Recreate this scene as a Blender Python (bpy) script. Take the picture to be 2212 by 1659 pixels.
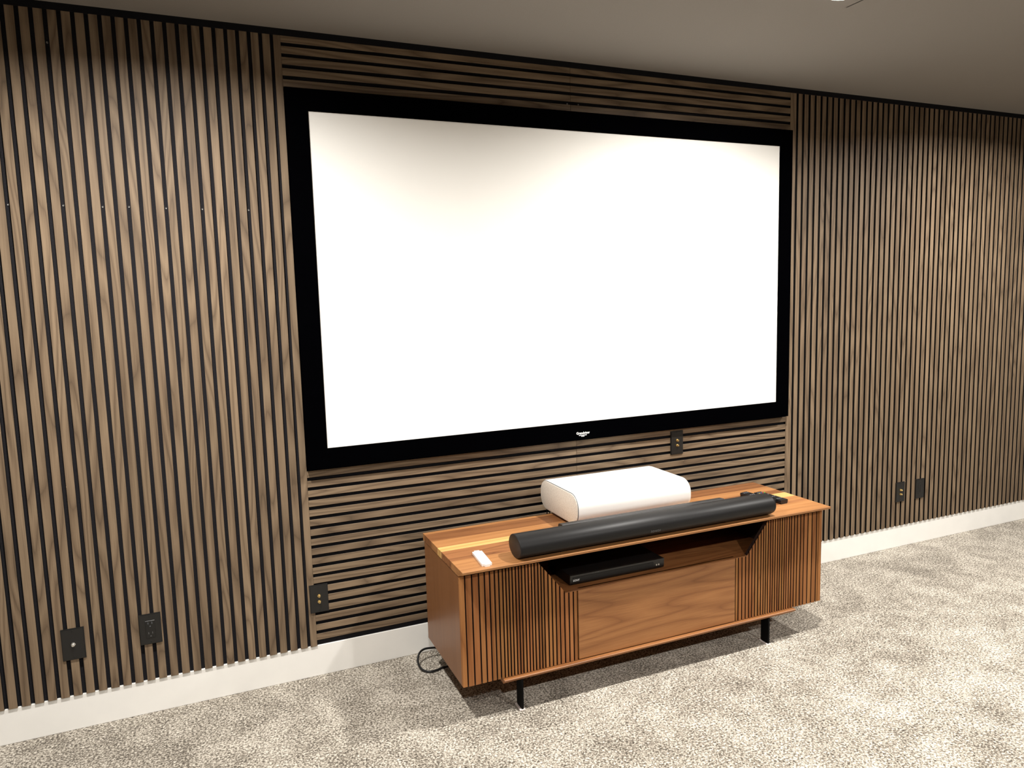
import bpy, bmesh, math, random
from mathutils import Vector, Matrix

# ------------------------------------------------------------------ reset
for o in list(bpy.data.objects):
    bpy.data.objects.remove(o)
scene = bpy.context.scene
COL = scene.collection
random.seed(7)
PI = math.pi

# ------------------------------------------------------------------ camera
F_PX, YAW, PITCH, ROLL = 1569.01, 0.404261, -0.115491, -0.0274096
CAM = Vector((-0.529221, -2.947267, 1.519908))
fwd = Vector((math.sin(YAW) * math.cos(PITCH), math.cos(YAW) * math.cos(PITCH), math.sin(PITCH)))
rgt = Vector((math.cos(YAW), -math.sin(YAW), 0))
up = rgt.cross(fwd)
r2 = math.cos(ROLL) * rgt + math.sin(ROLL) * up
u2 = -math.sin(ROLL) * rgt + math.cos(ROLL) * up
cd = bpy.data.cameras.new('camera')
cd.sensor_fit = 'HORIZONTAL'
cd.sensor_width = 36.0
cd.lens = F_PX * 36.0 / 2212.0
cd.clip_start = 0.02
cam = bpy.data.objects.new('camera', cd)
COL.objects.link(cam)
cam.matrix_world = Matrix(((r2.x, u2.x, -fwd.x, CAM.x), (r2.y, u2.y, -fwd.y, CAM.y), (r2.z, u2.z, -fwd.z, CAM.z), (0, 0, 0, 1)))
scene.camera = cam

# ------------------------------------------------------------------ world, exposure
w = bpy.data.worlds.new('world')
scene.world = w
w.use_nodes = True
w.node_tree.nodes['Background'].inputs[0].default_value = (0.01, 0.01, 0.011, 1)
w.node_tree.nodes['Background'].inputs[1].default_value = 0.2
scene.view_settings.view_transform = 'Standard'
scene.view_settings.look = 'None'
scene.view_settings.gamma = 1.0
scene.view_settings.use_curve_mapping = False
scene.view_settings.exposure = 0.0

# ------------------------------------------------------------------ lamps of the room (recessed ceiling downlights)
CEIL = 2.545
LAMP_XY = [(-0.65, -1.0), (1.60, -1.0), (3.60, -1.0),
           (-0.65, -3.45), (1.61, -3.45), (3.87, -3.45)]
LAMP_WATT = [68.0, 64.0, 73.0, 64.0, 64.0, 68.0]
LAMP_COLOR = (1.0, 0.965, 0.915)
CAN_R, CAN_DEPTH, LENS_R = 0.060, 0.0165, 0.050
for (lx, ly), lw in zip(LAMP_XY, LAMP_WATT):
    ld = bpy.data.lights.new('downlight_lamp', 'AREA')
    ld.shape = 'DISK'
    ld.size = LENS_R * 2
    ld.energy = lw
    ld.color = LAMP_COLOR
    lo = bpy.data.objects.new('downlight_lamp', ld)
    lo.location = (lx, ly, CEIL + CAN_DEPTH - 0.003)
    COL.objects.link(lo)

# ------------------------------------------------------------------ materials
def lin(c):
    return tuple((x / 255 / 12.92) if x <= 10 else ((x / 255 + 0.055) / 1.055) ** 2.4 for x in c)

def rgba(c):
    return (*lin(c), 1.0)

class NT:
    def __init__(s, name):
        s.m = bpy.data.materials.new(name)
        s.m.use_nodes = True
        s.t = s.m.node_tree
        s.b = s.t.nodes['Principled BSDF']
    def n(s, typ, **kw):
        nd = s.t.nodes.new(typ)
        for k, v in kw.items():
            if k.startswith('_'):
                setattr(nd, k[1:], v)
            else:
                key = int(k[1:]) if k[0] == 'i' and k[1:].isdigit() else k
                nd.inputs[key].default_value = v
        return nd
    def l(s, a, b):
        s.t.links.new(a, b)
    def math(s, op, a, b=None):
        nd = s.t.nodes.new('ShaderNodeMath')
        nd.operation = op
        for i, v in enumerate((a, b)):
            if v is None:
                continue
            if hasattr(v, 'is_linked'):
                s.l(v, nd.inputs[i])
            else:
                nd.inputs[i].default_value = v
        return nd.outputs[0]
    def ramp(s, fac, stops):
        nd = s.t.nodes.new('ShaderNodeValToRGB')
        cr = nd.color_ramp
        while len(cr.elements) < len(stops):
            cr.elements.new(0.5)
        for e, (p, c) in zip(cr.elements, stops):
            e.position = p
            e.color = c if len(c) == 4 else (*c, 1)
        s.l(fac, nd.inputs[0])
        return nd.outputs[0]
    def mixc(s, fac, a, b, blend='MIX'):
        nd = s.t.nodes.new('ShaderNodeMix')
        nd.data_type = 'RGBA'
        nd.blend_type = blend
        for sock, v in ((nd.inputs[0], fac), (nd.inputs[6], a), (nd.inputs[7], b)):
            if hasattr(v, 'is_linked'):
                s.l(v, sock)
            else:
                sock.default_value = v
        return nd.outputs[2]
    def bump(s, h, strength, dist):
        nd = s.n('ShaderNodeBump', Strength=strength, Distance=dist)
        s.l(h, nd.inputs['Height'])
        s.l(nd.outputs[0], s.b.inputs['Normal'])

def plain(name, col, rough=0.5, metal=0.0, spec=0.5, mottling=0.06, scale=40, bump=0.0):
    t = NT(name)
    t.b.inputs['Roughness'].default_value = rough
    t.b.inputs['Metallic'].default_value = metal
    t.b.inputs['Specular IOR Level'].default_value = spec
    tc = t.n('ShaderNodeTexCoord')
    no = t.n('ShaderNodeTexNoise', Scale=scale, Detail=3.0)
    t.l(tc.outputs['Object'], no.inputs['Vector'])
    a = tuple(max(0, x * (1 - mottling)) for x in lin(col))
    b = tuple(min(1, x * (1 + mottling)) for x in lin(col))
    t.l(t.ramp(no.outputs[0], [(0.3, a), (0.7, b)]), t.b.inputs['Base Color'])
    if bump:
        t.bump(no.outputs[0], bump, 0.001)
    return t.m

def wood(name, dark, mid, light, axis='Z', rough=0.55, ringscale=16.0, rings=9.0, stretch=0.09,
         fibre=0.35, ringamt=0.5, var=0.12, spec=0.35, huevar=0.0):
    t = NT(name)
    t.b.inputs['Roughness'].default_value = rough
    t.b.inputs['Specular IOR Level'].default_value = spec
    tc = t.n('ShaderNodeTexCoord')
    oi = t.n('ShaderNodeObjectInfo')
    cb = t.n('ShaderNodeCombineXYZ')
    for i, k in enumerate((37.7, 91.3, 53.1)):
        t.l(t.math('MULTIPLY', oi.outputs['Random'], k), cb.inputs[i])
    ad = t.n('ShaderNodeVectorMath', _operation='ADD')
    t.l(tc.outputs['Object'], ad.inputs[0])
    t.l(cb.outputs[0], ad.inputs[1])
    sc = [1.0, 1.0, 1.0]
    sc['XYZ'.index(axis)] = stretch
    mp = t.n('ShaderNodeMapping')
    mp.inputs['Scale'].default_value = sc
    t.l(ad.outputs[0], mp.inputs['Vector'])
    n1 = t.n('ShaderNodeTexNoise', Scale=ringscale, Detail=1.5, Roughness=0.45, Distortion=0.25)
    t.l(mp.outputs[0], n1.inputs['Vector'])
    ring = t.math('PINGPONG', t.math('MULTIPLY', n1.outputs[0], rings), 0.5)
    ring = t.math('MULTIPLY', ring, 2.0)
    ring = t.math('POWER', ring, 0.42)
    sc2 = [1.0, 1.0, 1.0]
    sc2['XYZ'.index(axis)] = 0.018
    mp2 = t.n('ShaderNodeMapping')
    mp2.inputs['Scale'].default_value = sc2
    t.l(ad.outputs[0], mp2.inputs['Vector'])
    n2 = t.n('ShaderNodeTexNoise', Scale=420.0, Detail=3.0, Roughness=0.6)
    t.l(mp2.outputs[0], n2.inputs['Vector'])
    n3 = t.n('ShaderNodeTexNoise', Scale=3.0, Detail=2.0)
    t.l(mp.outputs[0], n3.inputs['Vector'])
    f = t.math('ADD', t.math('MULTIPLY', ring, ringamt), t.math('MULTIPLY', n2.outputs[0], fibre))
    f = t.math('ADD', f, t.math('MULTIPLY', n3.outputs[0], 1 - ringamt - fibre + 0.15))
    col = t.ramp(f, [(0.22, rgba(dark)), (0.55, rgba(mid)), (0.85, rgba(light))])
    hs = t.n('ShaderNodeHueSaturation')
    t.l(col, hs.inputs['Color'])
    t.l(t.math('ADD', t.math('MULTIPLY', oi.outputs['Random'], 2 * var), 1 - var), hs.inputs['Value'])
    if huevar:
        rr = t.math('FRACT', t.math('MULTIPLY', oi.outputs['Random'], 17.31))
        t.l(t.math('ADD', t.math('MULTIPLY', rr, 2 * huevar), 0.5 - huevar), hs.inputs['Hue'])
    t.l(hs.outputs[0], t.b.inputs['Base Color'])
    t.bump(n2.outputs[0], 0.12, 0.0006)
    return t.m

M = {}
M['veneer'] = wood('smoked_oak_veneer', (66, 54, 41), (105, 87, 68), (136, 116, 93), 'Z', rough=0.6, ringscale=11, rings=10, stretch=0.10,
                   fibre=0.45, ringamt=0.38, var=0.06)
M['slat_core'] = plain('black_slat_core', (17, 15, 14), 0.8, spec=0.2)
M['felt'] = plain('black_felt', (34, 33, 36), 0.95, spec=0.1, mottling=0.25, scale=300, bump=0.3)
M['black_trim'] = plain('black_trim', (16, 16, 20), 0.8, spec=0.2)
M['wall_paint'] = plain('dark_wall_paint', (66, 62, 58), 0.85, spec=0.2, mottling=0.03, scale=8)
M['ceiling'] = plain('taupe_ceiling_paint', (142, 137, 132), 0.9, spec=0.1, mottling=0.025, scale=220, bump=0.15)
M['white_paint'] = plain('white_baseboard_paint', (243, 241, 236), 0.4, mottling=0.015, scale=12)
M['velvet'] = plain('black_velvet', (2, 2, 3), 1.0, spec=0.0)
M['screen'] = plain('white_screen_fabric', (250, 248, 243), 0.9, spec=0.1, mottling=0.004, scale=5)
M['print_white'] = plain('white_print', (235, 235, 235), 0.6)
M['print_grey'] = plain('grey_print', (92, 92, 92), 0.6)
M['plate'] = plain('black_plate_plastic', (23, 22, 21), 0.42, spec=0.5)
M['plate_dark'] = plain('black_insert_plastic', (17, 17, 17), 0.35)
M['gold'] = plain('gold_metal', (255, 220, 150), 0.36, metal=1.0)
M['steel'] = plain('nickel_metal', (225, 222, 215), 0.42, metal=1.0)
M['screw'] = plain('screw_steel', (140, 138, 136), 0.4, metal=0.8)
M['black_metal'] = plain('black_leg_metal', (4, 4, 5), 0.6, spec=0.12)
M['pad'] = plain('pale_pad', (238, 226, 220), 0.4)
M['cord'] = plain('black_cord_rubber', (10, 10, 10), 0.45)
M['bar'] = plain('charcoal_grille', (27, 26, 26), 0.43, spec=0.22, mottling=0.10, scale=900, bump=0.05)
M['bar_end'] = plain('charcoal_end_cap', (24, 22, 22), 0.5)
M['player'] = plain('black_player_case', (7, 7, 8), 0.5)
M['player_front'] = plain('black_player_front', (22, 21, 20), 0.3)
M['remote'] = plain('black_remote_plastic', (20, 21, 24), 0.35)
M['button'] = plain('grey_button', (95, 98, 104), 0.4)
M['white_plastic'] = plain('white_plastic', (238, 236, 232), 0.35, mottling=0.01)
M['dark_slot'] = plain('dark_slot', (12, 12, 12), 0.6)
for k, c in dict(red=(190, 40, 35), green=(40, 150, 70), yellow=(225, 205, 90), blue=(45, 80, 180)).items():
    M['b_' + k] = plain(k + '_button', c, 0.4)

# walnut of the console
WAL = [(92, 56, 31), (134, 87, 50), (166, 115, 70)]
M['walnut_z'] = wood('walnut_upright_grain', *WAL, axis='Z', rough=0.58, ringscale=9, rings=8, fibre=0.45, ringamt=0.3, var=0.12, huevar=0.005, spec=0.1)
M['walnut_x'] = wood('walnut_level_grain', *WAL, axis='X', rough=0.42, ringscale=6, rings=16, stretch=0.10, fibre=0.5, ringamt=0.28, var=0.05)
M['walnut_side'] = wood('walnut_side_grain', (100, 63, 35), (122, 79, 46), (138, 92, 56), axis='Z', rough=0.35, ringscale=7, rings=7, var=0.02, stretch=0.03, ringamt=0.15, fibre=0.5)
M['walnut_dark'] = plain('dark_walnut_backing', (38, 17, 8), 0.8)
M['stave_brown'] = wood('walnut_stave_brown', (86, 52, 30), (114, 72, 42), (138, 92, 56), axis='X', rough=0.4, ringscale=9, rings=9, stretch=0.06, var=0.04, fibre=0.45, ringamt=0.3)
M['stave_orange'] = wood('walnut_stave_orange', (126, 82, 47), (155, 106, 63), (176, 125, 78), axis='X', rough=0.4, ringscale=9, rings=9, stretch=0.06, var=0.04, fibre=0.45, ringamt=0.3)
M['stave_pale'] = wood('walnut_stave_sapwood', (166, 120, 68), (192, 147, 86), (210, 168, 106), axis='X', rough=0.4, ringscale=7, rings=4, stretch=0.05, var=0.02)
M['stave_red'] = wood('walnut_stave_red', (86, 51, 30), (128, 82, 49), (152, 102, 63), axis='X', rough=0.4, ringscale=12, rings=9, stretch=0.1, var=0.03)

def carpet():
    t = NT('taupe_cut_pile_carpet')
    t.b.inputs['Roughness'].default_value = 1.0
    t.b.inputs['Specular IOR Level'].default_value = 0.05
    t.b.inputs['Sheen Weight'].default_value = 0.15
    tc = t.n('ShaderNodeTexCoord')
    a = t.n('ShaderNodeTexNoise', Scale=145.0, Detail=2.0, Roughness=0.6, Distortion=0.6)
    b = t.n('ShaderNodeTexNoise', Scale=7.0, Detail=4.0, Roughness=0.6, Distortion=0.4)
    c = t.n('ShaderNodeTexNoise', Scale=1.6, Detail=2.0)
    for nd in (a, b, c):
        t.l(tc.outputs['Object'], nd.inputs['Vector'])
    f = t.math('ADD', a.outputs[0], t.math('MULTIPLY', t.math('SUBTRACT', b.outputs[0], 0.5), 0.25))
    f = t.math('ADD', f, t.math('MULTIPLY', t.math('SUBTRACT', c.outputs[0], 0.5), 0.15))
    col = t.ramp(f, [(0.30, rgba((64, 58, 50))), (0.44, rgba((118, 110, 99))), (0.54, rgba((176, 168, 154))), (0.66, rgba((217, 210, 198)))])
    t.l(col, t.b.inputs['Base Color'])
    t.bump(a.outputs[0], 0.55, 0.006)
    return t.m
M['carpet'] = carpet()

def fabric():
    t = NT('cream_speaker_fabric')
    t.b.inputs['Roughness'].default_value = 0.85
    tc = t.n('ShaderNodeTexCoord')
    v = t.n('ShaderNodeTexVoronoi', Scale=260.0)
    t.l(tc.outputs['Object'], v.inputs['Vector'])
    t.l(t.ramp(v.outputs['Distance'], [(0.1, rgba((196, 186, 172))), (0.5, rgba((228, 220, 208)))]), t.b.inputs['Base Color'])
    t.bump(v.outputs['Distance'], 0.4, 0.001)
    return t.m
M['fabric'] = fabric()

def lens_mat():
    t = NT('lit_lamp_lens')
    t.b.inputs['Base Color'].default_value = (0.9, 0.9, 0.9, 1)
    t.b.inputs['Emission Color'].default_value = (*LAMP_COLOR, 1)
    t.b.inputs['Emission Strength'].default_value = 12.0
    return t.m
M['lens'] = lens_mat()
M['rim'] = lens_mat()  # emission for the ring added to brighten the ceiling beside each lamp
M['rim'].name = 'lit_lamp_rim'

# ------------------------------------------------------------------ helpers
def obj(name, bm, mats, parent=None, loc=None, smooth=False):
    me = bpy.data.meshes.new(name)
    bm.normal_update()
    bm.to_mesh(me)
    bm.free()
    for m in (mats if isinstance(mats, (list, tuple)) else [mats]):
        me.materials.append(m)
    if smooth:
        for p in me.polygons:
            p.use_smooth = True
        me.set_sharp_from_angle(angle=math.radians(38))
    o = bpy.data.objects.new(name, me)
    COL.objects.link(o)
    if parent:
        o.parent = parent
    if loc:
        o.location = loc
    return o

def inst(src, parent, loc, rot=(0, 0, 0)):
    o = src.copy()
    COL.objects.link(o)
    o.parent = parent
    o.location = loc
    o.rotation_euler = rot
    return o

def thing(name, label, cat, loc=(0, 0, 0), rotz=0.0, group=None):
    o = bpy.data.objects.new(name, None)
    o.empty_display_size = 0.05
    COL.objects.link(o)
    o.location = loc
    o.rotation_euler = (0, 0, rotz)
    o['label'] = label
    o['category'] = cat
    if group:
        o['group'] = group
    return o

def tag(o, label, cat, group=None):
    o['label'] = label
    o['category'] = cat
    if group:
        o['group'] = group
    return o

def structure(o):
    o['kind'] = 'structure'
    return o

def box(bm, x0, x1, y0, y1, z0, z1, bevel=0.0, seg=1):
    vs = [bm.verts.new((x, y, z)) for x in (x0, x1) for y in (y0, y1) for z in (z0, z1)]
    F = [(0, 1, 3, 2), (4, 6, 7, 5), (0, 4, 5, 1), (2, 3, 7, 6), (0, 2, 6, 4), (1, 5, 7, 3)]
    fs = [bm.faces.new([vs[i] for i in f]) for f in F]
    if bevel:
        es = list({e for f in fs for e in f.edges})
        bmesh.ops.bevel(bm, geom=es, offset=bevel, segments=seg, affect='EDGES', profile=0.5)
    return bm

def nbox(*a, **k):
    return box(bmesh.new(), *a, **k)

def prism(bm, pts, axis, a0, a1):
    """extrude polygon pts (2D in the other two axes, in order) along axis from a0 to a1"""
    def P(p, a):
        return {'X': (a, p[0], p[1]), 'Y': (p[0], a, p[1]), 'Z': (p[0], p[1], a)}[axis]
    A = [bm.verts.new(P(p, a0)) for p in pts]
    B = [bm.verts.new(P(p, a1)) for p in pts]
    fs = [bm.faces.new(A), bm.faces.new(B[::-1])]
    n = len(pts)
    for i in range(n):
        fs.append(bm.faces.new((A[i], B[i], B[(i + 1) % n], A[(i + 1) % n])))
    bmesh.ops.recalc_face_normals(bm, faces=fs)
    return fs

def lathe(bm, prof, axis='Y', seg=24, center=(0, 0, 0)):
    """prof: list of (radius, position along axis)"""
    rings = []
    for r, a in prof:
        ring = []
        for k in range(seg):
            t = 2 * PI * k / seg
            c, s = r * math.cos(t), r * math.sin(t)
            p = {'X': (a, c, s), 'Y': (c, a, s), 'Z': (c, s, a)}[axis]
            ring.append(bm.verts.new(Vector(p) + Vector(center)))
        rings.append(ring)
    fs = []
    for i in range(len(rings) - 1):
        for k in range(seg):
            fs.append(bm.faces.new((rings[i][k], rings[i][(k + 1) % seg], rings[i + 1][(k + 1) % seg], rings[i + 1][k])))
    fs.append(bm.faces.new(rings[0][::-1]))
    fs.append(bm.faces.new(rings[-1]))
    bmesh.ops.recalc_face_normals(bm, faces=fs)
    return bm

def tube(pts, rad, seg=10, sub=8):
    """smooth tube through points (Catmull-Rom)"""
    P = [Vector(p) for p in pts]
    P = [2 * P[0] - P[1]] + P + [2 * P[-1] - P[-2]]
    path = []
    for i in range(1, len(P) - 2):
        for k in range(sub):
            t = k / sub
            a, b, c, d = P[i - 1], P[i], P[i + 1], P[i + 2]
            path.append(0.5 * ((2 * b) + (c - a) * t + (2 * a - 5 * b + 4 * c - d) * t * t + (3 * b - a - 3 * c + d) * t ** 3))
    path.append(P[-2])
    bm = bmesh.new()
    rings = []
    nrm = Vector((0, 0, 1))
    for i, p in enumerate(path):
        tg = (path[min(i + 1, len(path) - 1)] - path[max(i - 1, 0)]).normalized()
        nrm = (nrm - tg * nrm.dot(tg))
        if nrm.length < 1e-5:
            nrm = tg.orthogonal()
        nrm.normalize()
        bn = tg.cross(nrm)
        rings.append([bm.verts.new(p + rad * (math.cos(2 * PI * k / seg) * nrm + math.sin(2 * PI * k / seg) * bn)) for k in range(seg)])
    fs = []
    for i in range(len(rings) - 1):
        for k in range(seg):
            fs.append(bm.faces.new((rings[i][k], rings[i][(k + 1) % seg], rings[i + 1][(k + 1) % seg], rings[i + 1][k])))
    fs += [bm.faces.new(rings[0][::-1]), bm.faces.new(rings[-1])]
    bmesh.ops.recalc_face_normals(bm, faces=fs)
    return bm

def text(name, body, size, mat, parent, loc, rot, depth=0.0006, align='CENTER', shear=0.0, space=1.0, bold=0.0):
    cu = bpy.data.curves.new(name, 'FONT')
    cu.body = body
    cu.size = size
    cu.extrude = depth
    cu.align_x = align
    cu.align_y = 'CENTER'
    cu.shear = shear
    cu.space_character = space
    cu.offset = bold
    cu.resolution_u = 3
    tmp = bpy.data.objects.new(name + '_tmp', cu)
    COL.objects.link(tmp)
    dg = bpy.context.evaluated_depsgraph_get()
    me = bpy.data.meshes.new_from_object(tmp.evaluated_get(dg))
    bpy.data.objects.remove(tmp)
    me.materials.clear()
    me.materials.append(mat)
    o = bpy.data.objects.new(name, me)
    COL.objects.link(o)
    o.parent = parent
    o.location = loc
    o.rotation_euler = rot
    return o

# ================================================================== ROOM SHELL
XL, XR, YF = -2.6, 5.6, -6.2
floor = structure(obj('floor', nbox(XL - .1, XR + .1, YF - .1, 0.12, -0.1, 0.0), M['carpet']))
wall = structure(obj('wall_back', nbox(XL - .1, XR + .1, 0.009, 0.12, 0.0, CEIL), M['wall_paint']))
structure(obj('wall_left', nbox(XL - .1, XL, YF, 0.009, 0.0, CEIL), M['wall_paint']))
structure(obj('wall_right', nbox(XR, XR + .1, YF, 0.009, 0.0, CEIL), M['wall_paint']))
structure(obj('wall_front', nbox(XL, XR, YF - .1, YF, 0.0, CEIL), M['wall_paint']))

def ceiling_mesh():
    bm = bmesh.new()
    h = 0.12
    xs = sorted({XL - .1, XR + .1} | {x + s * h for x, _ in LAMP_XY for s in (-1, 1)})
    ys = sorted({YF - .1, 0.12} | {y + s * h for _, y in LAMP_XY for s in (-1, 1)})
    V = {}
    def v(x, y, z=CEIL):
        k = (round(x, 5), round(y, 5), round(z, 5))
        if k not in V:
            V[k] = bm.verts.new((x, y, z))
        return V[k]
    for i in range(len(xs) - 1):
        for j in range(len(ys) - 1):
            cx, cy = (xs[i] + xs[i + 1]) / 2, (ys[j] + ys[j + 1]) / 2
            if any(abs(cx - x) < .01 and abs(cy - y) < .01 for x, y in LAMP_XY):
                n = 32
                ci, sq = [], []
                for k in range(n):
                    t = 2 * PI * (k + .5) / n
                    c, s = math.cos(t), math.sin(t)
                    ci.append(v(cx + CAN_R * c, cy + CAN_R * s))
                    m = h / max(abs(c), abs(s))
                    sq.append((cx + m * c, cy + m * s))
                corner = {7: (1, 1), 15: (-1, 1), 23: (-1, -1), 31: (1, -1)}
                for k in range(n):
                    k2 = (k + 1) % n
                    if k in (3, 11, 19, 27):
                        sx, sy = {3: (1, 1), 11: (-1, 1), 19: (-1, -1), 27: (1, -1)}[k]
                        bm.faces.new((ci[k], ci[k2], v(*sq[k2]), v(cx + sx * h, cy + sy * h), v(*sq[k])))
                    else:
                        bm.faces.new((ci[k], ci[k2], v(*sq[k2]), v(*sq[k])))
            else:
                bm.faces.new((v(xs[i], ys[j]), v(xs[i], ys[j + 1]), v(xs[i + 1], ys[j + 1]), v(xs[i + 1], ys[j])))
    bmesh.ops.recalc_face_normals(bm, faces=bm.faces[:])
    # upper skin closes the slab
    a = [bm.verts.new(p) for p in ((XL - .1, YF - .1, CEIL + .12), (XR + .1, YF - .1, CEIL + .12), (XR + .1, .12, CEIL + .12), (XL - .1, .12, CEIL + .12))]
    bm.faces.new(a)
    return bm
structure(obj('ceiling', ceiling_mesh(), M['ceiling']))

# black felt on the wall, slats, trims
obj('felt_backing', nbox(XL, XR, 0.0, 0.0095, 0.131, CEIL), M['felt'], wall)
BB_TOP = 0.1305
structure(obj('baseboard_back', nbox(XL, XR, -0.006, 0.009, 0.0, BB_TOP, bevel=0.0015), M['white_paint']))
SL_TOP, SL_BOT, SL_D, SL_W = 2.5205, 0.1315, 0.0125, 0.0267
structure(obj('trim_1', nbox(XL, XR, -0.0135, 0.0, SL_TOP + .0005, CEIL), M['black_trim']))

def slat_mesh(width, length, d=SL_D, c=0.0007):
    """local z = length (centred), front face at local y=-d; veneer front, black core sides"""
    bm = bmesh.new()
    h, w2 = length / 2, width / 2
    prof = [(-w2, 0), (-w2, -d + c), (-w2 + c, -d), (w2 - c, -d), (w2, -d + c), (w2, 0)]
    fs = prism(bm, prof, 'Z', -h, h)
    for f in fs:
        f.normal_update()
        f.material_index = 0 if f.normal.y < -0.3 else 1
    return bm

zc, zl = (SL_TOP + SL_BOT) / 2, SL_TOP - SL_BOT
proto = obj('wall_slat', slat_mesh(SL_W, zl), [M['veneer'], M['slat_core']], wall)
first = True
def vslat(x):
    global first
    if first:
        proto.location = (x, 0, zc)
        first = False
    else:
        inst(proto, wall, (x, 0, zc))
GX0 = -1.0853
i = -37
while i <= 21:
    vslat(GX0 + 0.02 + 0.04 * i)
    i += 1
gx = 2.3490
for j in range(77):
    nx = gx + (0.0405 if j < 15 else 0.0399)
    vslat((gx + nx) / 2)
    gx = nx
# the two border slats of the screen panel
CX0, CX1 = -0.1735, 2.3020
inst(obj('wall_slat', slat_mesh(0.0262, zl), [M['veneer'], M['slat_core']], wall, (-0.1868, 0, zc)), wall, (0, 0, -50)).name
for o in list(bpy.data.objects):
    if o.parent == wall and o.location.z < -10:
        bpy.data.objects.remove(o)
obj('wall_slat', slat_mesh(0.0385, zl), [M['veneer'], M['slat_core']], wall, (2.3223, 0, zc))
# horizontal slats: two boards to a row, butted at x=1.04
JX = 1.043
la, lb = JX - CX0 - .0006, CX1 - JX - .0006
hp = {}
def hslat(z, wd=SL_W):
    for x0, ln in ((CX0, la), (JX + .0006, lb)):
        k = (round(wd, 4), round(ln, 4))
        if k not in hp:
            hp[k] = obj('wall_slat', slat_mesh(wd, ln), [M['veneer'], M['slat_core']], wall)
            o = hp[k]
            o.location = (x0 + ln / 2, 0, z)
            o.rotation_euler = (0, PI / 2, 0)
        else:
            inst(hp[k], wall, (x0 + ln / 2, 0, z), (0, PI / 2, 0))
for k in range(-2, 17):
    hslat(0.8292 - 0.02 - 0.04 * k)
hslat(2.5091, 0.0240)
for z in (2.4709, 2.4316, 2.3916, 2.3513):
    hslat(z, 0.0267)
# screws in the felt
sb_ = bmesh.new()
lathe(sb_, [(0.0032, 0.0), (0.0036, -0.0012), (0.0026, -0.0020), (0.0014, -0.0012)], 'Y', 14)
scr = obj('screw', sb_, M['screw'], wall, (-1.0847, 0, 1.882), smooth=True)
for x, z in [(-0.9254, 1.883), (-0.8067, 1.8813), (-0.7244, 1.8832), (-0.6057, 1.8812), (-0.4856, 1.8807), (-0.3252, 1.881),
             (-0.9268, 2.4174), (1.0327, 2.3705), (1.0882, 2.3712)]:
    inst(scr, wall, (x, 0, z))

# ================================================================== RECESSED CEILING LAMPS
names = ['recessed ceiling lamp nearest the screen wall, above the screen\'s right half, at the top edge',
         'recessed ceiling lamp close to the screen wall, above the slats left of the screen',
         'recessed ceiling lamp close to the screen wall, above the slats far right of the screen',
         'recessed ceiling lamp in the second row, above the left part of the carpet',
         'recessed ceiling lamp in the second row, in front of the walnut console',
         'recessed ceiling lamp in the second row, above the far right carpet']
order = [1, 0, 2, 3, 4, 5]
for q, (lx, ly) in zip(order, LAMP_XY):
    t = thing('recessed_light', names[q], 'light', (lx, ly, CEIL), 0, 'recessed ceiling lamps')
    bm = bmesh.new()
    lathe(bm, [(CAN_R, 0.0), (CAN_R, CAN_DEPTH + .006), (CAN_R + .004, CAN_DEPTH + .006), (CAN_R + .004, 0.001),
               (CAN_R + .022, 0.0), (CAN_R + .021, -0.003), (CAN_R + .001, -0.004)], 'Z', 40)
    # drop the two caps so that the ring stays open
    bmesh.ops.delete(bm, geom=[f for f in bm.faces if len(f.verts) > 8], context='FACES')
    obj('trim_ring', bm, M['white_plastic'], t, smooth=True)
    bm = bmesh.new()
    lathe(bm, [(CAN_R - .0005, CAN_DEPTH), (CAN_R - .0005, CAN_DEPTH + .005)], 'Z', 40)
    obj('lens', bm, M['lens'], t)
    bm = bmesh.new()  # glowing ring added below the trim so light spills onto the ceiling
    lathe(bm, [(CAN_R + .010, -.0032), (CAN_R + .014, -.0060), (CAN_R + .018, -.0032)], 'Z', 40)
    bmesh.ops.delete(bm, geom=[f for f in bm.faces if len(f.verts) > 8], context='FACES')
    obj('lit_rim', bm, M['rim'], t, smooth=True)

# ================================================================== PROJECTION SCREEN
SX, SZ, SW, BORD = -0.09236, 0.95354, 2.29981, 0.0815
SH = SW * 9 / 16
ps = thing('projection_screen', 'large white fixed-frame projection screen with wide black border on the slatted wall', 'screen', (SX + SW / 2, -SL_D, SZ))
def frame_rail(p):
    # p: list of 4 (x,z) in order, front at y=-0.033, slightly bevelled inner lip
    bm = bmesh.new()
    prism(bm, p, 'Y', 0.0, -0.0335)
    return bm
X0, X1, Z0, Z1, b = -SW / 2, SW / 2, 0.0, SH, BORD
for pts in ([(X0 - b, Z0 - b), (X1 + b, Z0 - b), (X1, Z0), (X0, Z0)],
            [(X0 - b, Z1 + b), (X1 + b, Z1 + b), (X1, Z1), (X0, Z1)],
            [(X0 - b, Z0 - b), (X0, Z0), (X0, Z1), (X0 - b, Z1 + b)],
            [(X1 + b, Z0 - b), (X1, Z0), (X1, Z1), (X1 + b, Z1 + b)]):
    obj('frame_rail', frame_rail(pts), M['velvet'], ps)
obj('screen_fabric', nbox(X0, X1, -0.029, -0.022, Z0, Z1), M['screen'], ps)
lx = 1.0600 - (SX + SW / 2)
text('logo', 'Grandview', 0.0155, M['print_white'], ps, (lx, -0.034, 0.9022 - SZ), (PI / 2, 0, 0), bold=0.0003)
bm = bmesh.new()
for z, parts in ((-.0100, [(-.020, -.012), (-.011, .000), (.001, .011), (.012, .020)]), (-.0150, [(-.008, -.001), (.0005, .008)])):
    for a, c in parts:
        box(bm, a, c, -.0006, .0006, z - .0014, z + .0014)
obj('logo_tagline', bm, M['print_white'], ps, (lx - .001, -0.034, 0.9022 - SZ))

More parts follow.
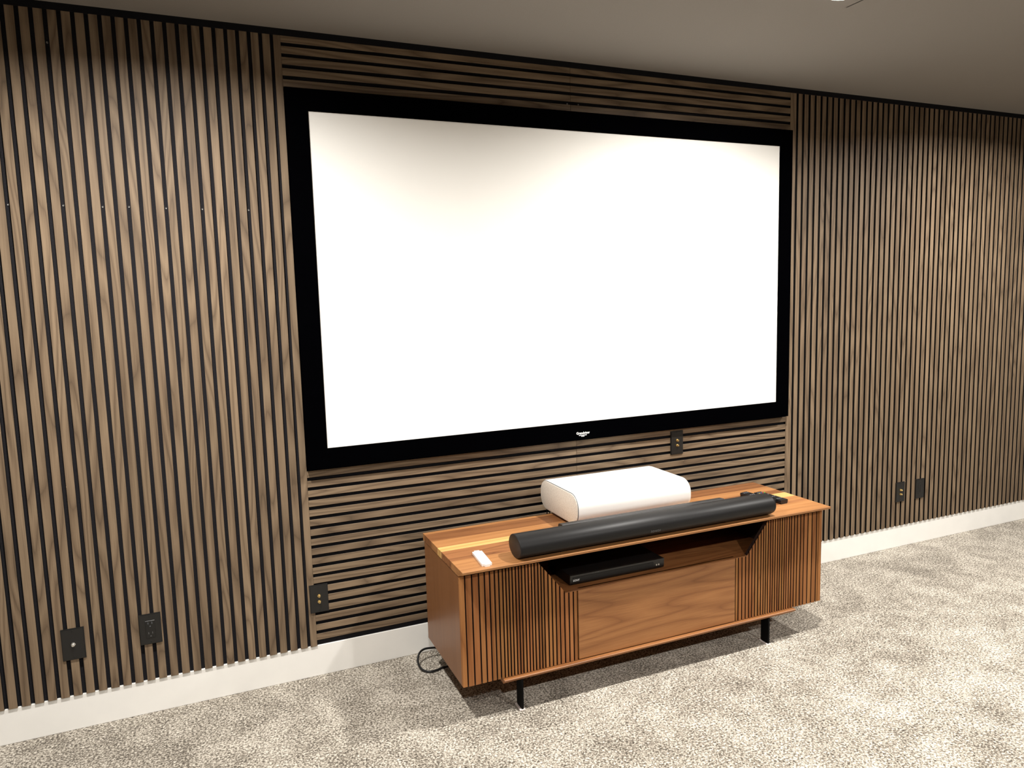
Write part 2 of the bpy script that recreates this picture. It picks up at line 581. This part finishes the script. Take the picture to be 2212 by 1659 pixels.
# ================================================================== WALL PLATES
PW, PH = 0.0735, 0.117
def plate(name, label, x, z, cat='wall plate'):
    t = thing(name, label, cat, (x, -SL_D, z), 0, 'black wall plates')
    bm = bmesh.new()
    box(bm, -PW / 2, PW / 2, -0.0065, 0.0, -PH / 2, PH / 2)
    es = [e for e in bm.edges if all(v.co.y < -.003 for v in e.verts)]
    bmesh.ops.bevel(bm, geom=es, offset=0.003, segments=2, affect='EDGES')
    obj('plate', bm, M['plate'], t)
    for s in (-1, 1):
        bm = bmesh.new()
        lathe(bm, [(0.0026, -.0063), (0.0028, -.0070), (0.002, -.0074)], 'Y', 12, (0, 0, s * 0.0485))
        obj('plate_screw', bm, M['plate_dark'], t, smooth=True)
    return t
def gold_posts(t, dx=0.0):
    for dz in (0.0125, -0.0125):
        bm = bmesh.new()
        lathe(bm, [(0.0062, -.006), (0.0062, -.009), (0.0046, -.0095), (0.0046, -.017), (0.0036, -.0185), (0.0018, -.0185), (0.0018, -.013)], 'Y', 18, (dx, 0, dz))
        p = obj('binding_post', bm, M['gold'], t, smooth=True)
        bm = bmesh.new()
        lathe(bm, [(0.0015, -.0135), (0.0015, -.0175)], 'Y', 10, (dx, 0, dz))
        obj('post_hole', bm, M['dark_slot'], p)
t = plate('coax_wall_plate', 'black wall plate with one silver coaxial jack, low on the far left slats', -1.0237, 0.3292)
bm = bmesh.new()
lathe(bm, [(0.0075, -.006), (0.0075, -.0085), (0.0055, -.009), (0.0055, -.017), (0.0045, -.018), (0.0015, -.018)], 'Y', 6)
lathe(bm, [(0.0050, -.009), (0.0050, -.0175), (0.0042, -.0185)], 'Y', 20)
obj('coax_jack', bm, M['steel'], t, smooth=True)
t = plate('outlet_wall_plate', 'black duplex power outlet on the left slats, second from the left edge', -0.7733, 0.3340)
ins = obj('outlet_insert', nbox(-.0165, .0165, -.0085, -.004, -.0335, .0335, bevel=.0008), M['plate_dark'], t)
for dz in (.019, -.019):
    bm = bmesh.new()
    for dx in (-.0065, .0065):
        box(bm, dx - .001, dx + .001, -.0088, -.0084, dz + .001, dz + .009)
    box(bm, -.0022, .0022, -.0088, -.0084, dz - .0085, dz - .0055)
    obj('outlet_slots', bm, M['button'] if dz > 0 else M['print_grey'], ins)
t = plate('speaker_wall_plate', 'black wall plate with two gold posts at the lower left corner of the horizontal slats', -0.1560, 0.3330)
gold_posts(t)
t = plate('speaker_wall_plate', 'black wall plate with two gold posts just under the right end of the screen frame', 1.6028, 0.7958)
gold_posts(t)
t = plate('speaker_wall_plate', 'black wall plate with two gold posts on the right-hand slats beyond the console', 3.1829, 0.3375)
gold_posts(t)
t = plate('blank_wall_plate', 'black wall plate with a dark slot and no metal posts, rightmost on the slats', 3.3465, 0.3375)
ins = obj('plate_insert', nbox(-.0165, .0165, -.0078, -.004, -.0335, .0335, bevel=.0008), M['plate'], t)
obj('cable_slot', nbox(-.003, .003, -.0082, -.0075, -.024, .024), M['dark_slot'], ins)

# ================================================================== WALNUT MEDIA CONSOLE
CA = -0.0043
con = thing('media_console', 'walnut media console with ribbed doors, open shelf and black legs before the screen wall', 'cabinet', (1.1, -0.4, 0.0), CA)
BX, YFR, YBK, ZB, ZT, TOPZ = 0.847, -0.2062, 0.232, 0.141, 0.5565, 0.585
YLIP = -0.2507
# top board made of glued staves
tb = obj('top_board', nbox(-BX + .004, BX - .004, YFR + .012, YBK - .006, ZT - .004, ZT + .012), M['walnut_x'], con)
def stave(x0, x1, y0, y1, mat, front=False):
    bm = bmesh.new()
    if front:
        pr = [(y1, TOPZ), (YLIP + .0012, TOPZ), (YLIP, TOPZ - .0015), (YLIP + .0008, TOPZ - .0095), (YFR + .004, ZT + .0003), (y1, ZT + .0003)]
    else:
        pr = [(y1, TOPZ), (y0, TOPZ), (y0, ZT + .0003), (y1, ZT + .0003)]
    prism(bm, pr, 'X', x0, x1)
    return obj('stave', bm, M[mat], tb)
TX = BX + 0.003
LY = [.238, .214, .119, .0396, -.0101, -.064, -.1239, -.186]
LM = ['stave_orange', 'stave_brown', 'stave_orange', 'stave_pale', 'stave_red', 'stave_red', 'stave_orange']
RY = [.238, .143, .0765, .024, -.041, -.095, -.1239, -.186]
RM = ['stave_brown', 'stave_orange', 'stave_brown', 'stave_pale', 'stave_orange', 'stave_red', 'stave_orange']
for k in range(7):
    stave(-TX, .20, LY[k + 1], LY[k], LM[k])
    stave(.20, TX, RY[k + 1], RY[k], RM[k])
stave(-TX, TX, YLIP, -.186, 'stave_orange', True)
# sides, back, bottom
for s in (-1, 1):
    a, c = (-BX, -BX + .0168) if s < 0 else (BX - .0168, BX)
    sp = obj('side_panel', nbox(a, c, YFR + .016, YBK, ZB, ZT, bevel=.0006), M['walnut_side'], con)
    obj('front_stile', nbox(a, c, YFR, YFR + .0158, ZB, ZT, bevel=.0012), M['walnut_z'], sp)
obj('back_panel', nbox(-BX + .017, BX - .017, YBK - .012, YBK, ZB, ZT), M['walnut_dark'], con)
obj('bottom_panel', nbox(-BX + .017, BX - .017, YFR + .018, YBK - .012, ZB, ZB + .018), M['walnut_x'], con)
SHZ = 0.4205
NB, NT_ = 0.430, 0.540   # half widths of the niche at shelf and under the top
bm = bmesh.new()
prism(bm, [(-NB - .002, SHZ), (-NB - .003, SHZ - .0026), (NB + .003, SHZ - .0026), (NB + .002, SHZ)], 'Y', YFR - .0012, YFR + .0185)
box(bm, -NB + .06, NB - .06, YFR + .012, YFR + .0185, SHZ - .016, SHZ)
box(bm, -.60, .60, YFR + .0185, YBK - .012, SHZ - .016, SHZ)
obj('shelf', bm, M['walnut_x'], con)
for s in (-1, 1):
    obj('divider', nbox(s * .608 - .008, s * .608 + .008, YFR + .018, YBK - .012, SHZ - .016, ZT - .0045), M['walnut_dark'], con)
# drawer / drop front
obj('drop_front', nbox(-.3765, .3685, YFR, YFR + .018, ZB + .002, SHZ - .0036, bevel=.0008), M['walnut_x'], con)
# ribbed doors, rib widths swell towards the door edges
GL = [-0.8281, -0.8016, -0.7753, -0.7534, -0.7336, -0.7149, -0.6987, -0.6833, -0.6708, -0.6585, -0.6458, -0.6327, -0.6202, -0.6082,
      -0.5947, -0.5817, -0.569, -0.5569, -0.543, -0.5305, -0.5183, -0.5021, -0.4864, -0.4707, -0.4539, -0.4351, -0.4158, -0.3971, -0.3812]
GR = [0.3716, 0.3853, 0.4044, 0.4238, 0.4419, 0.458, 0.4739, 0.4897, 0.506, 0.5192, 0.5316, 0.5441, 0.5578, 0.5703, 0.5834, 0.5962,
      0.6084, 0.6217, 0.6347, 0.6467, 0.66, 0.673, 0.6892, 0.7057, 0.7245, 0.7436, 0.7667, 0.7906, 0.817, 0.8290]
def ztop(x):
    x = abs(x)
    if x >= NT_:
        return ZT - .0015
    if x <= NB:
        return SHZ - .0032
    return SHZ + (ZT - .0015 - SHZ) * (x - NB) / (NT_ - NB) - .001
def poly(x0, x1, grow=0.0):
    xs = [x0] + sorted(k for k in (-NT_, -NB, -NB - 1e-4, NB, NB + 1e-4, NT_) if x0 < k < x1) + [x1]
    return [(x0, ZB)] + [(x, ztop(x) - grow) for x in xs] + [(x1, ZB)]
for G, s in ((GL, -1), (GR, 1)):
    bm = bmesh.new()
    ln = poly(G[0] + .002, G[-1] - .001)
    ln = [ln[0]] + ln[1:-1] + [ln[-1]]
    prism(bm, ln, 'Y', YFR + .0115, YFR + .0165)
    dr = obj('door', bm, M['walnut_dark'], con)
    dr['label'] = 'left ribbed walnut door' if s < 0 else 'right ribbed walnut door'
    g = 0.0026
    for k in range(len(G) - 1):
        a, c = G[k] + g, G[k + 1] - g
        if k == len(G) - 2 and s < 0:
            c = G[k + 1] - .0008
        if k == 0 and s > 0:
            a = G[0] + .0008
        bm = bmesh.new()
        prism(bm, poly(a, c), 'Y', YFR + .0114, YFR)
        fr = [e for e in bm.edges if all(v.co.y < YFR + .0001 for v in e.verts) and abs(e.verts[0].co.x - e.verts[1].co.x) < 1e-6]
        bmesh.ops.bevel(bm, geom=fr, offset=0.0011, segments=1, affect='EDGES')
        bm.normal_update()
        for f in bm.faces:
            f.material_index = 0 if f.normal.y < -.3 else 1
        obj('rib', bm, [M['walnut_z'], M['walnut_dark']], dr)
# lip board under the doors
bm = bmesh.new()
prism(bm, [(YFR + .05, .1395), (YFR - .0150, .1395), (YFR - .0172, .1378), (YFR - .0165, .1325), (YFR - .002, .1215), (YFR + .05, .1215)], 'X', -.693, .6875)
obj('lip_rail', bm, M['walnut_x'], con)
obj('base_board', nbox(-.693, .6875, YFR + .0505, YBK - .03, .1215, .1405), M['walnut_x'], con)
# legs: flat black bars with pale pads
for lx in (-.6185, .5515):
    for y0 in (-.2095, .165):
        lg = obj('leg', nbox(lx - .0045, lx + .0045, y0, y0 + .046, 0.0035, .1213, bevel=.001), M['black_metal'], con)
        bm = bmesh.new()
        n = 8
        A = []
        for k in range(n + 1):
            f = k / n
            y = y0 - .003 + .050 * f
            z = 0.0005 + .010 * max(0, f - .72) ** 1.2
            A.append((y, z))
        prism(bm, A + [(y, z + .0034) for y, z in A[::-1]], 'X', lx - .0125, lx + .0085)
        o = obj('leg_pad', bm, M['pad'], lg)
        o['label'] = 'pale pad under the leg'

# ================================================================== on the console: coordinates in the console frame
Rz = Matrix.Rotation(CA, 4, 'Z')
def W(x, y, z):
    return Rz @ Vector((x, y, 0)) + Vector((1.1, -0.4, z))

# ---- soundbar
SBX0, SBX1, SBY, SBH, SBD = -0.6294, 0.5472, -0.1970, 0.0869, 0.1140
sbt = thing('soundbar', 'long black cylindrical soundbar along the front of the console top', 'soundbar', W((SBX0 + SBX1) / 2, SBY, TOPZ), CA)
hl = (SBX1 - SBX0) / 2
def ell_tube(bm, prof, seg=56):
    rings = []
    for x, s in prof:
        rings.append([bm.verts.new((x, (SBD / 2 - s) * math.cos(2 * PI * k / seg), .0008 + SBH / 2 + (SBH / 2 - s) * math.sin(2 * PI * k / seg))) for k in range(seg)])
    fs = []
    for i in range(len(rings) - 1):
        for k in range(seg):
            fs.append(bm.faces.new((rings[i][k], rings[i][(k + 1) % seg], rings[i + 1][(k + 1) % seg], rings[i + 1][k])))
    fs += [bm.faces.new(rings[0][::-1]), bm.faces.new(rings[-1])]
    bmesh.ops.recalc_face_normals(bm, faces=fs)
    return bm
obj('grille', ell_tube(bmesh.new(), [(-hl + .002, .0005), (-hl + .003, 0), (hl - .012, 0), (hl - .006, .002), (hl - .003, .0045)]), M['bar'], sbt, smooth=True)
obj('end_cap', ell_tube(bmesh.new(), [(-hl, .004), (-hl + .0006, .0022), (-hl + .0022, .0008)]), M['bar_end'], sbt, smooth=True)
obj('end_cap', ell_tube(bmesh.new(), [(hl - .0032, .0048), (hl - .0008, .010), (hl, .016)]), M['bar_end'], sbt, smooth=True)
cx = (SBX0 + SBX1) / 2
bm = bmesh.new()
prism(bm, [(.018, .0836), (.024, .0872), (.052, .0842), (.058, .076), (.050, .055), (.035, .060)], 'X', -.4228 - cx, .3325 - cx)
obj('rear_panel', bm, M['bar_end'], sbt)
text('logo', 'SONOS', 0.0125, M['print_grey'], sbt, (-.078 - cx + .02, -SBD / 2 * .985, .030), (PI / 2 + .30, 0, 0), depth=.0003, space=1.15)
for dx in (-.38, .38):
    obj('foot', nbox(dx - .03, dx + .03, -.02, .02, 0.0, .006), M['bar_end'], sbt)

# ---- short-throw projector
PX0, PX1, PYC, PD, PZ, PHH, PR = -0.2833, 0.2775, 0.137, 0.354, 0.598, 0.134, 0.0600
pj = thing('projector', 'white rounded short-throw projector behind the soundbar', 'projector', W((PX0 + PX1) / 2, PYC, TOPZ), CA)
ph = (PX1 - PX0) / 2
def rr_pts(inset, r=PR, n=10):
    out = []
    d, h = PD / 2 - inset, PHH / 2 - inset
    rr = max(.004, r - inset)
    for cy, cz, a in ((d - rr, h - rr, 0), (-d + rr, h - rr, 90), (-d + rr, -h + rr, 180), (d - rr, -h + rr, 270)):
        for k in range(n + 1):
            t = math.radians(a + 90 * k / n)
            out.append((cy + rr * math.cos(t), PZ - TOPZ + PHH / 2 + cz + rr * math.sin(t)))
    return out
def rr_tube(prof):
    bm = bmesh.new()
    rings = [[bm.verts.new((x, *p)) for p in rr_pts(s)] for x, s in prof]
    fs = []
    n = len(rings[0])
    for i in range(len(rings) - 1):
        for k in range(n):
            fs.append(bm.faces.new((rings[i][k], rings[i][(k + 1) % n], rings[i + 1][(k + 1) % n], rings[i + 1][k])))
    fs += [bm.faces.new(rings[0][::-1]), bm.faces.new(rings[-1])]
    bmesh.ops.recalc_face_normals(bm, faces=fs)
    return bm
obj('shell', rr_tube([(-ph + .006, .0035), (-ph + .0045, .0015), (-ph + .008, 0), (ph - .022, 0), (ph - .010, .003), (ph - .004, .009), (ph, .02)]), M['white_plastic'], pj, smooth=True)
obj('side_grille', rr_tube([(-ph - .001, .0075), (-ph + .001, .0045), (-ph + .0068, .0040)]), M['fabric'], pj, smooth=True)
obj('seam', rr_tube([(-ph + .0030, .0030), (-ph + .0062, .0030)]), M['button'], pj)
bm = bmesh.new()
box(bm, -.09, .13, -.02, .09, PHH + PZ - TOPZ - .0005, PHH + PZ - TOPZ + .0004)
obj('lens_window', bm, M['white_plastic'], pj)
for dx in (-.21, .21):
    for dy in (-.11, .08):
        bm = bmesh.new()
        lathe(bm, [(.016, 0), (.018, .002), (.018, .016)], 'Z', 20, (dx, dy, 0))
        obj('foot', bm, M['dark_slot'], pj)
# cords hanging from its back
for k, (dx, zz) in enumerate(((-.2425, .63), (-.229, .634), (-.212, .63))):
    o = obj('video_cable', tube([(dx + .012, .32, zz), (dx + .005, .328, zz - .014), (dx, .334, zz - .05), (dx + .004, .335, .45 - .03 * k),
                      (dx + .01, .332, .28)], .0028, 8), M['cord'], smooth=True)
    o.location, o.rotation_euler = (1.1, -0.4, 0), (0, 0, CA)
    tag(o, ('leftmost', 'middle', 'rightmost')[k] + ' of three thin black cables hanging behind the projector\'s left rear corner', 'cable', 'cables behind the projector')

# ---- white remote
rm = thing('white_remote', 'slim white remote control lying face down on the left end of the console', 'remote control', W(-.742, -.156, TOPZ), CA - .091)
bm = bmesh.new()
box(bm, -.0185, .0185, -.0765, .0765, 0.0, .0085)
ve = [e for e in bm.edges if abs(e.verts[0].co.z - e.verts[1].co.z) > .005]
bmesh.ops.bevel(bm, geom=ve, offset=.009, segments=5, affect='EDGES')
bm.normal_update()
obj('shell', bm, M['white_plastic'], rm)
obj('port', nbox(-.0015, .0055, -.0700, -.0682, .0080, .0087), M['dark_slot'], rm)

# ---- black remotes behind the soundbar's right end
def black_remote(label, loc, rot, w_, l_, h_, coloured):
    t = thing('black_remote', label, 'remote control', loc, rot, 'black remotes behind the soundbar')
    bm = bmesh.new()
    prism(bm, [(-w_ / 2 + .004, 0), (-w_ / 2, h_ * .55), (-w_ / 2 + .001, h_), (w_ / 2 - .001, h_), (w_ / 2, h_ * .55), (w_ / 2 - .004, 0)], 'Y', -l_ / 2, l_ / 2)
    obj('shell', bm, M['remote'], t)
    rows = int(l_ / .0125) - 2
    for r in range(rows):
        y = l_ / 2 - .016 - r * .0125
        if coloured and r == 1:
            for k, c in enumerate(('yellow', 'blue', 'red', 'green')):
                obj('button', nbox(-.0175 + k * .0095, -.0105 + k * .0095, y - .003, y + .003, h_, h_ + .0016), M['b_' + c], t)
            continue
        bm = bmesh.new()
        for k in range(3):
            box(bm, -.0155 + k * .0115, -.0085 + k * .0115, y - .0032, y + .0032, h_, h_ + .0012)
        obj('button_row', bm, M['button'] if r % 3 == 0 else M['plate'], t)
    return t
black_remote('black remote control with coloured buttons, rightmost of two behind the soundbar\'s right end', W(.702, -.045, TOPZ), CA + .08, .044, .158, .0185, True)
black_remote('black remote control with pale number keys, left of the other one behind the soundbar', W(.650, -.022, TOPZ), CA + .12, .042, .172, .0185, False)

# ---- disc player on the shelf
pl = thing('disc_player', 'flat black disc player on the open console shelf', 'disc player', W(-.1745, -.1665, SHZ), CA)
pw, pdp = .2145, .193
obj('case', nbox(-pw, pw, .006, pdp, .0035, .0425, bevel=.001), M['player'], pl)
bm = bmesh.new()
prism(bm, [(.0062, .0425), (0.0, .0415), (0.0, .0345), (.0015, .034), (.0015, .012), (.004, .0045), (.0062, .0045)], 'X', -pw, pw)
obj('front_panel', bm, M['player_front'], pl)
obj('tray_door', nbox(-pw + .012, pw - .05, -.0003, .003, .0155, .0325), M['player'], pl)
text('logo', 'SONY', .0105, M['print_white'], pl, (-pw + .026, -.0006, .0205), (PI / 2, 0, 0), depth=.0002, bold=.0002)
for k in (0, 1):
    obj('button', nbox(pw - .040 + k * .0105, pw - .034 + k * .0105, -.0010, .003, .0165, .0225), M['b_yellow'] if False else M['steel'], pl)
bm = bmesh.new()
for k in range(3):
    box(bm, -.118 + k * .011, -.110 + k * .011, -.0006, .0, .0368, .0380)
obj('panel_print', bm, M['print_grey'], pl)
for dx in (-.18, .18):
    for dy in (.03, .16):
        bm = bmesh.new()
        lathe(bm, [(.010, 0), (.012, .0036)], 'Z', 16, (dx, dy, 0))
        obj('foot', bm, M['cord'], pl)

# ---- power cord looping out from behind the console
R3 = Matrix((r2, u2, fwd))
def at(u, v, z):
    d = R3.transposed() @ Vector(((u - 1106) / F_PX, (829.5 - v) / F_PX, 1.0))
    t_ = (z - CAM.z) / d.z
    return CAM + d * t_
def aty(u, v, y):
    d = R3.transposed() @ Vector(((u - 1106) / F_PX, (829.5 - v) / F_PX, 1.0))
    return CAM + d * ((y - CAM.y) / d.y)
pts = [(0.56, -.075, .20), (0.47, -.075, .115)] + [tuple(aty(*q)) for q in
       [(962, 1398, -.072), (938, 1399, -.074), (917, 1402, -.080), (906, 1411, -.095), (902.5, 1426, -.118)]] + [tuple(at(*q)) for q in
       [(906, 1439, .016), (915, 1448, .0080), (929, 1451, .0060), (945, 1447, .0055), (960, 1441, .0055)]] + [(0.42, -.19, .0055), (.54, -.21, .0055)]
bm = tube(pts, .0045, 10, 8)
tag(obj('power_cord', bm, M['cord'], smooth=True), 'black power cord looping out behind the console\'s left end onto the carpet', 'cord')
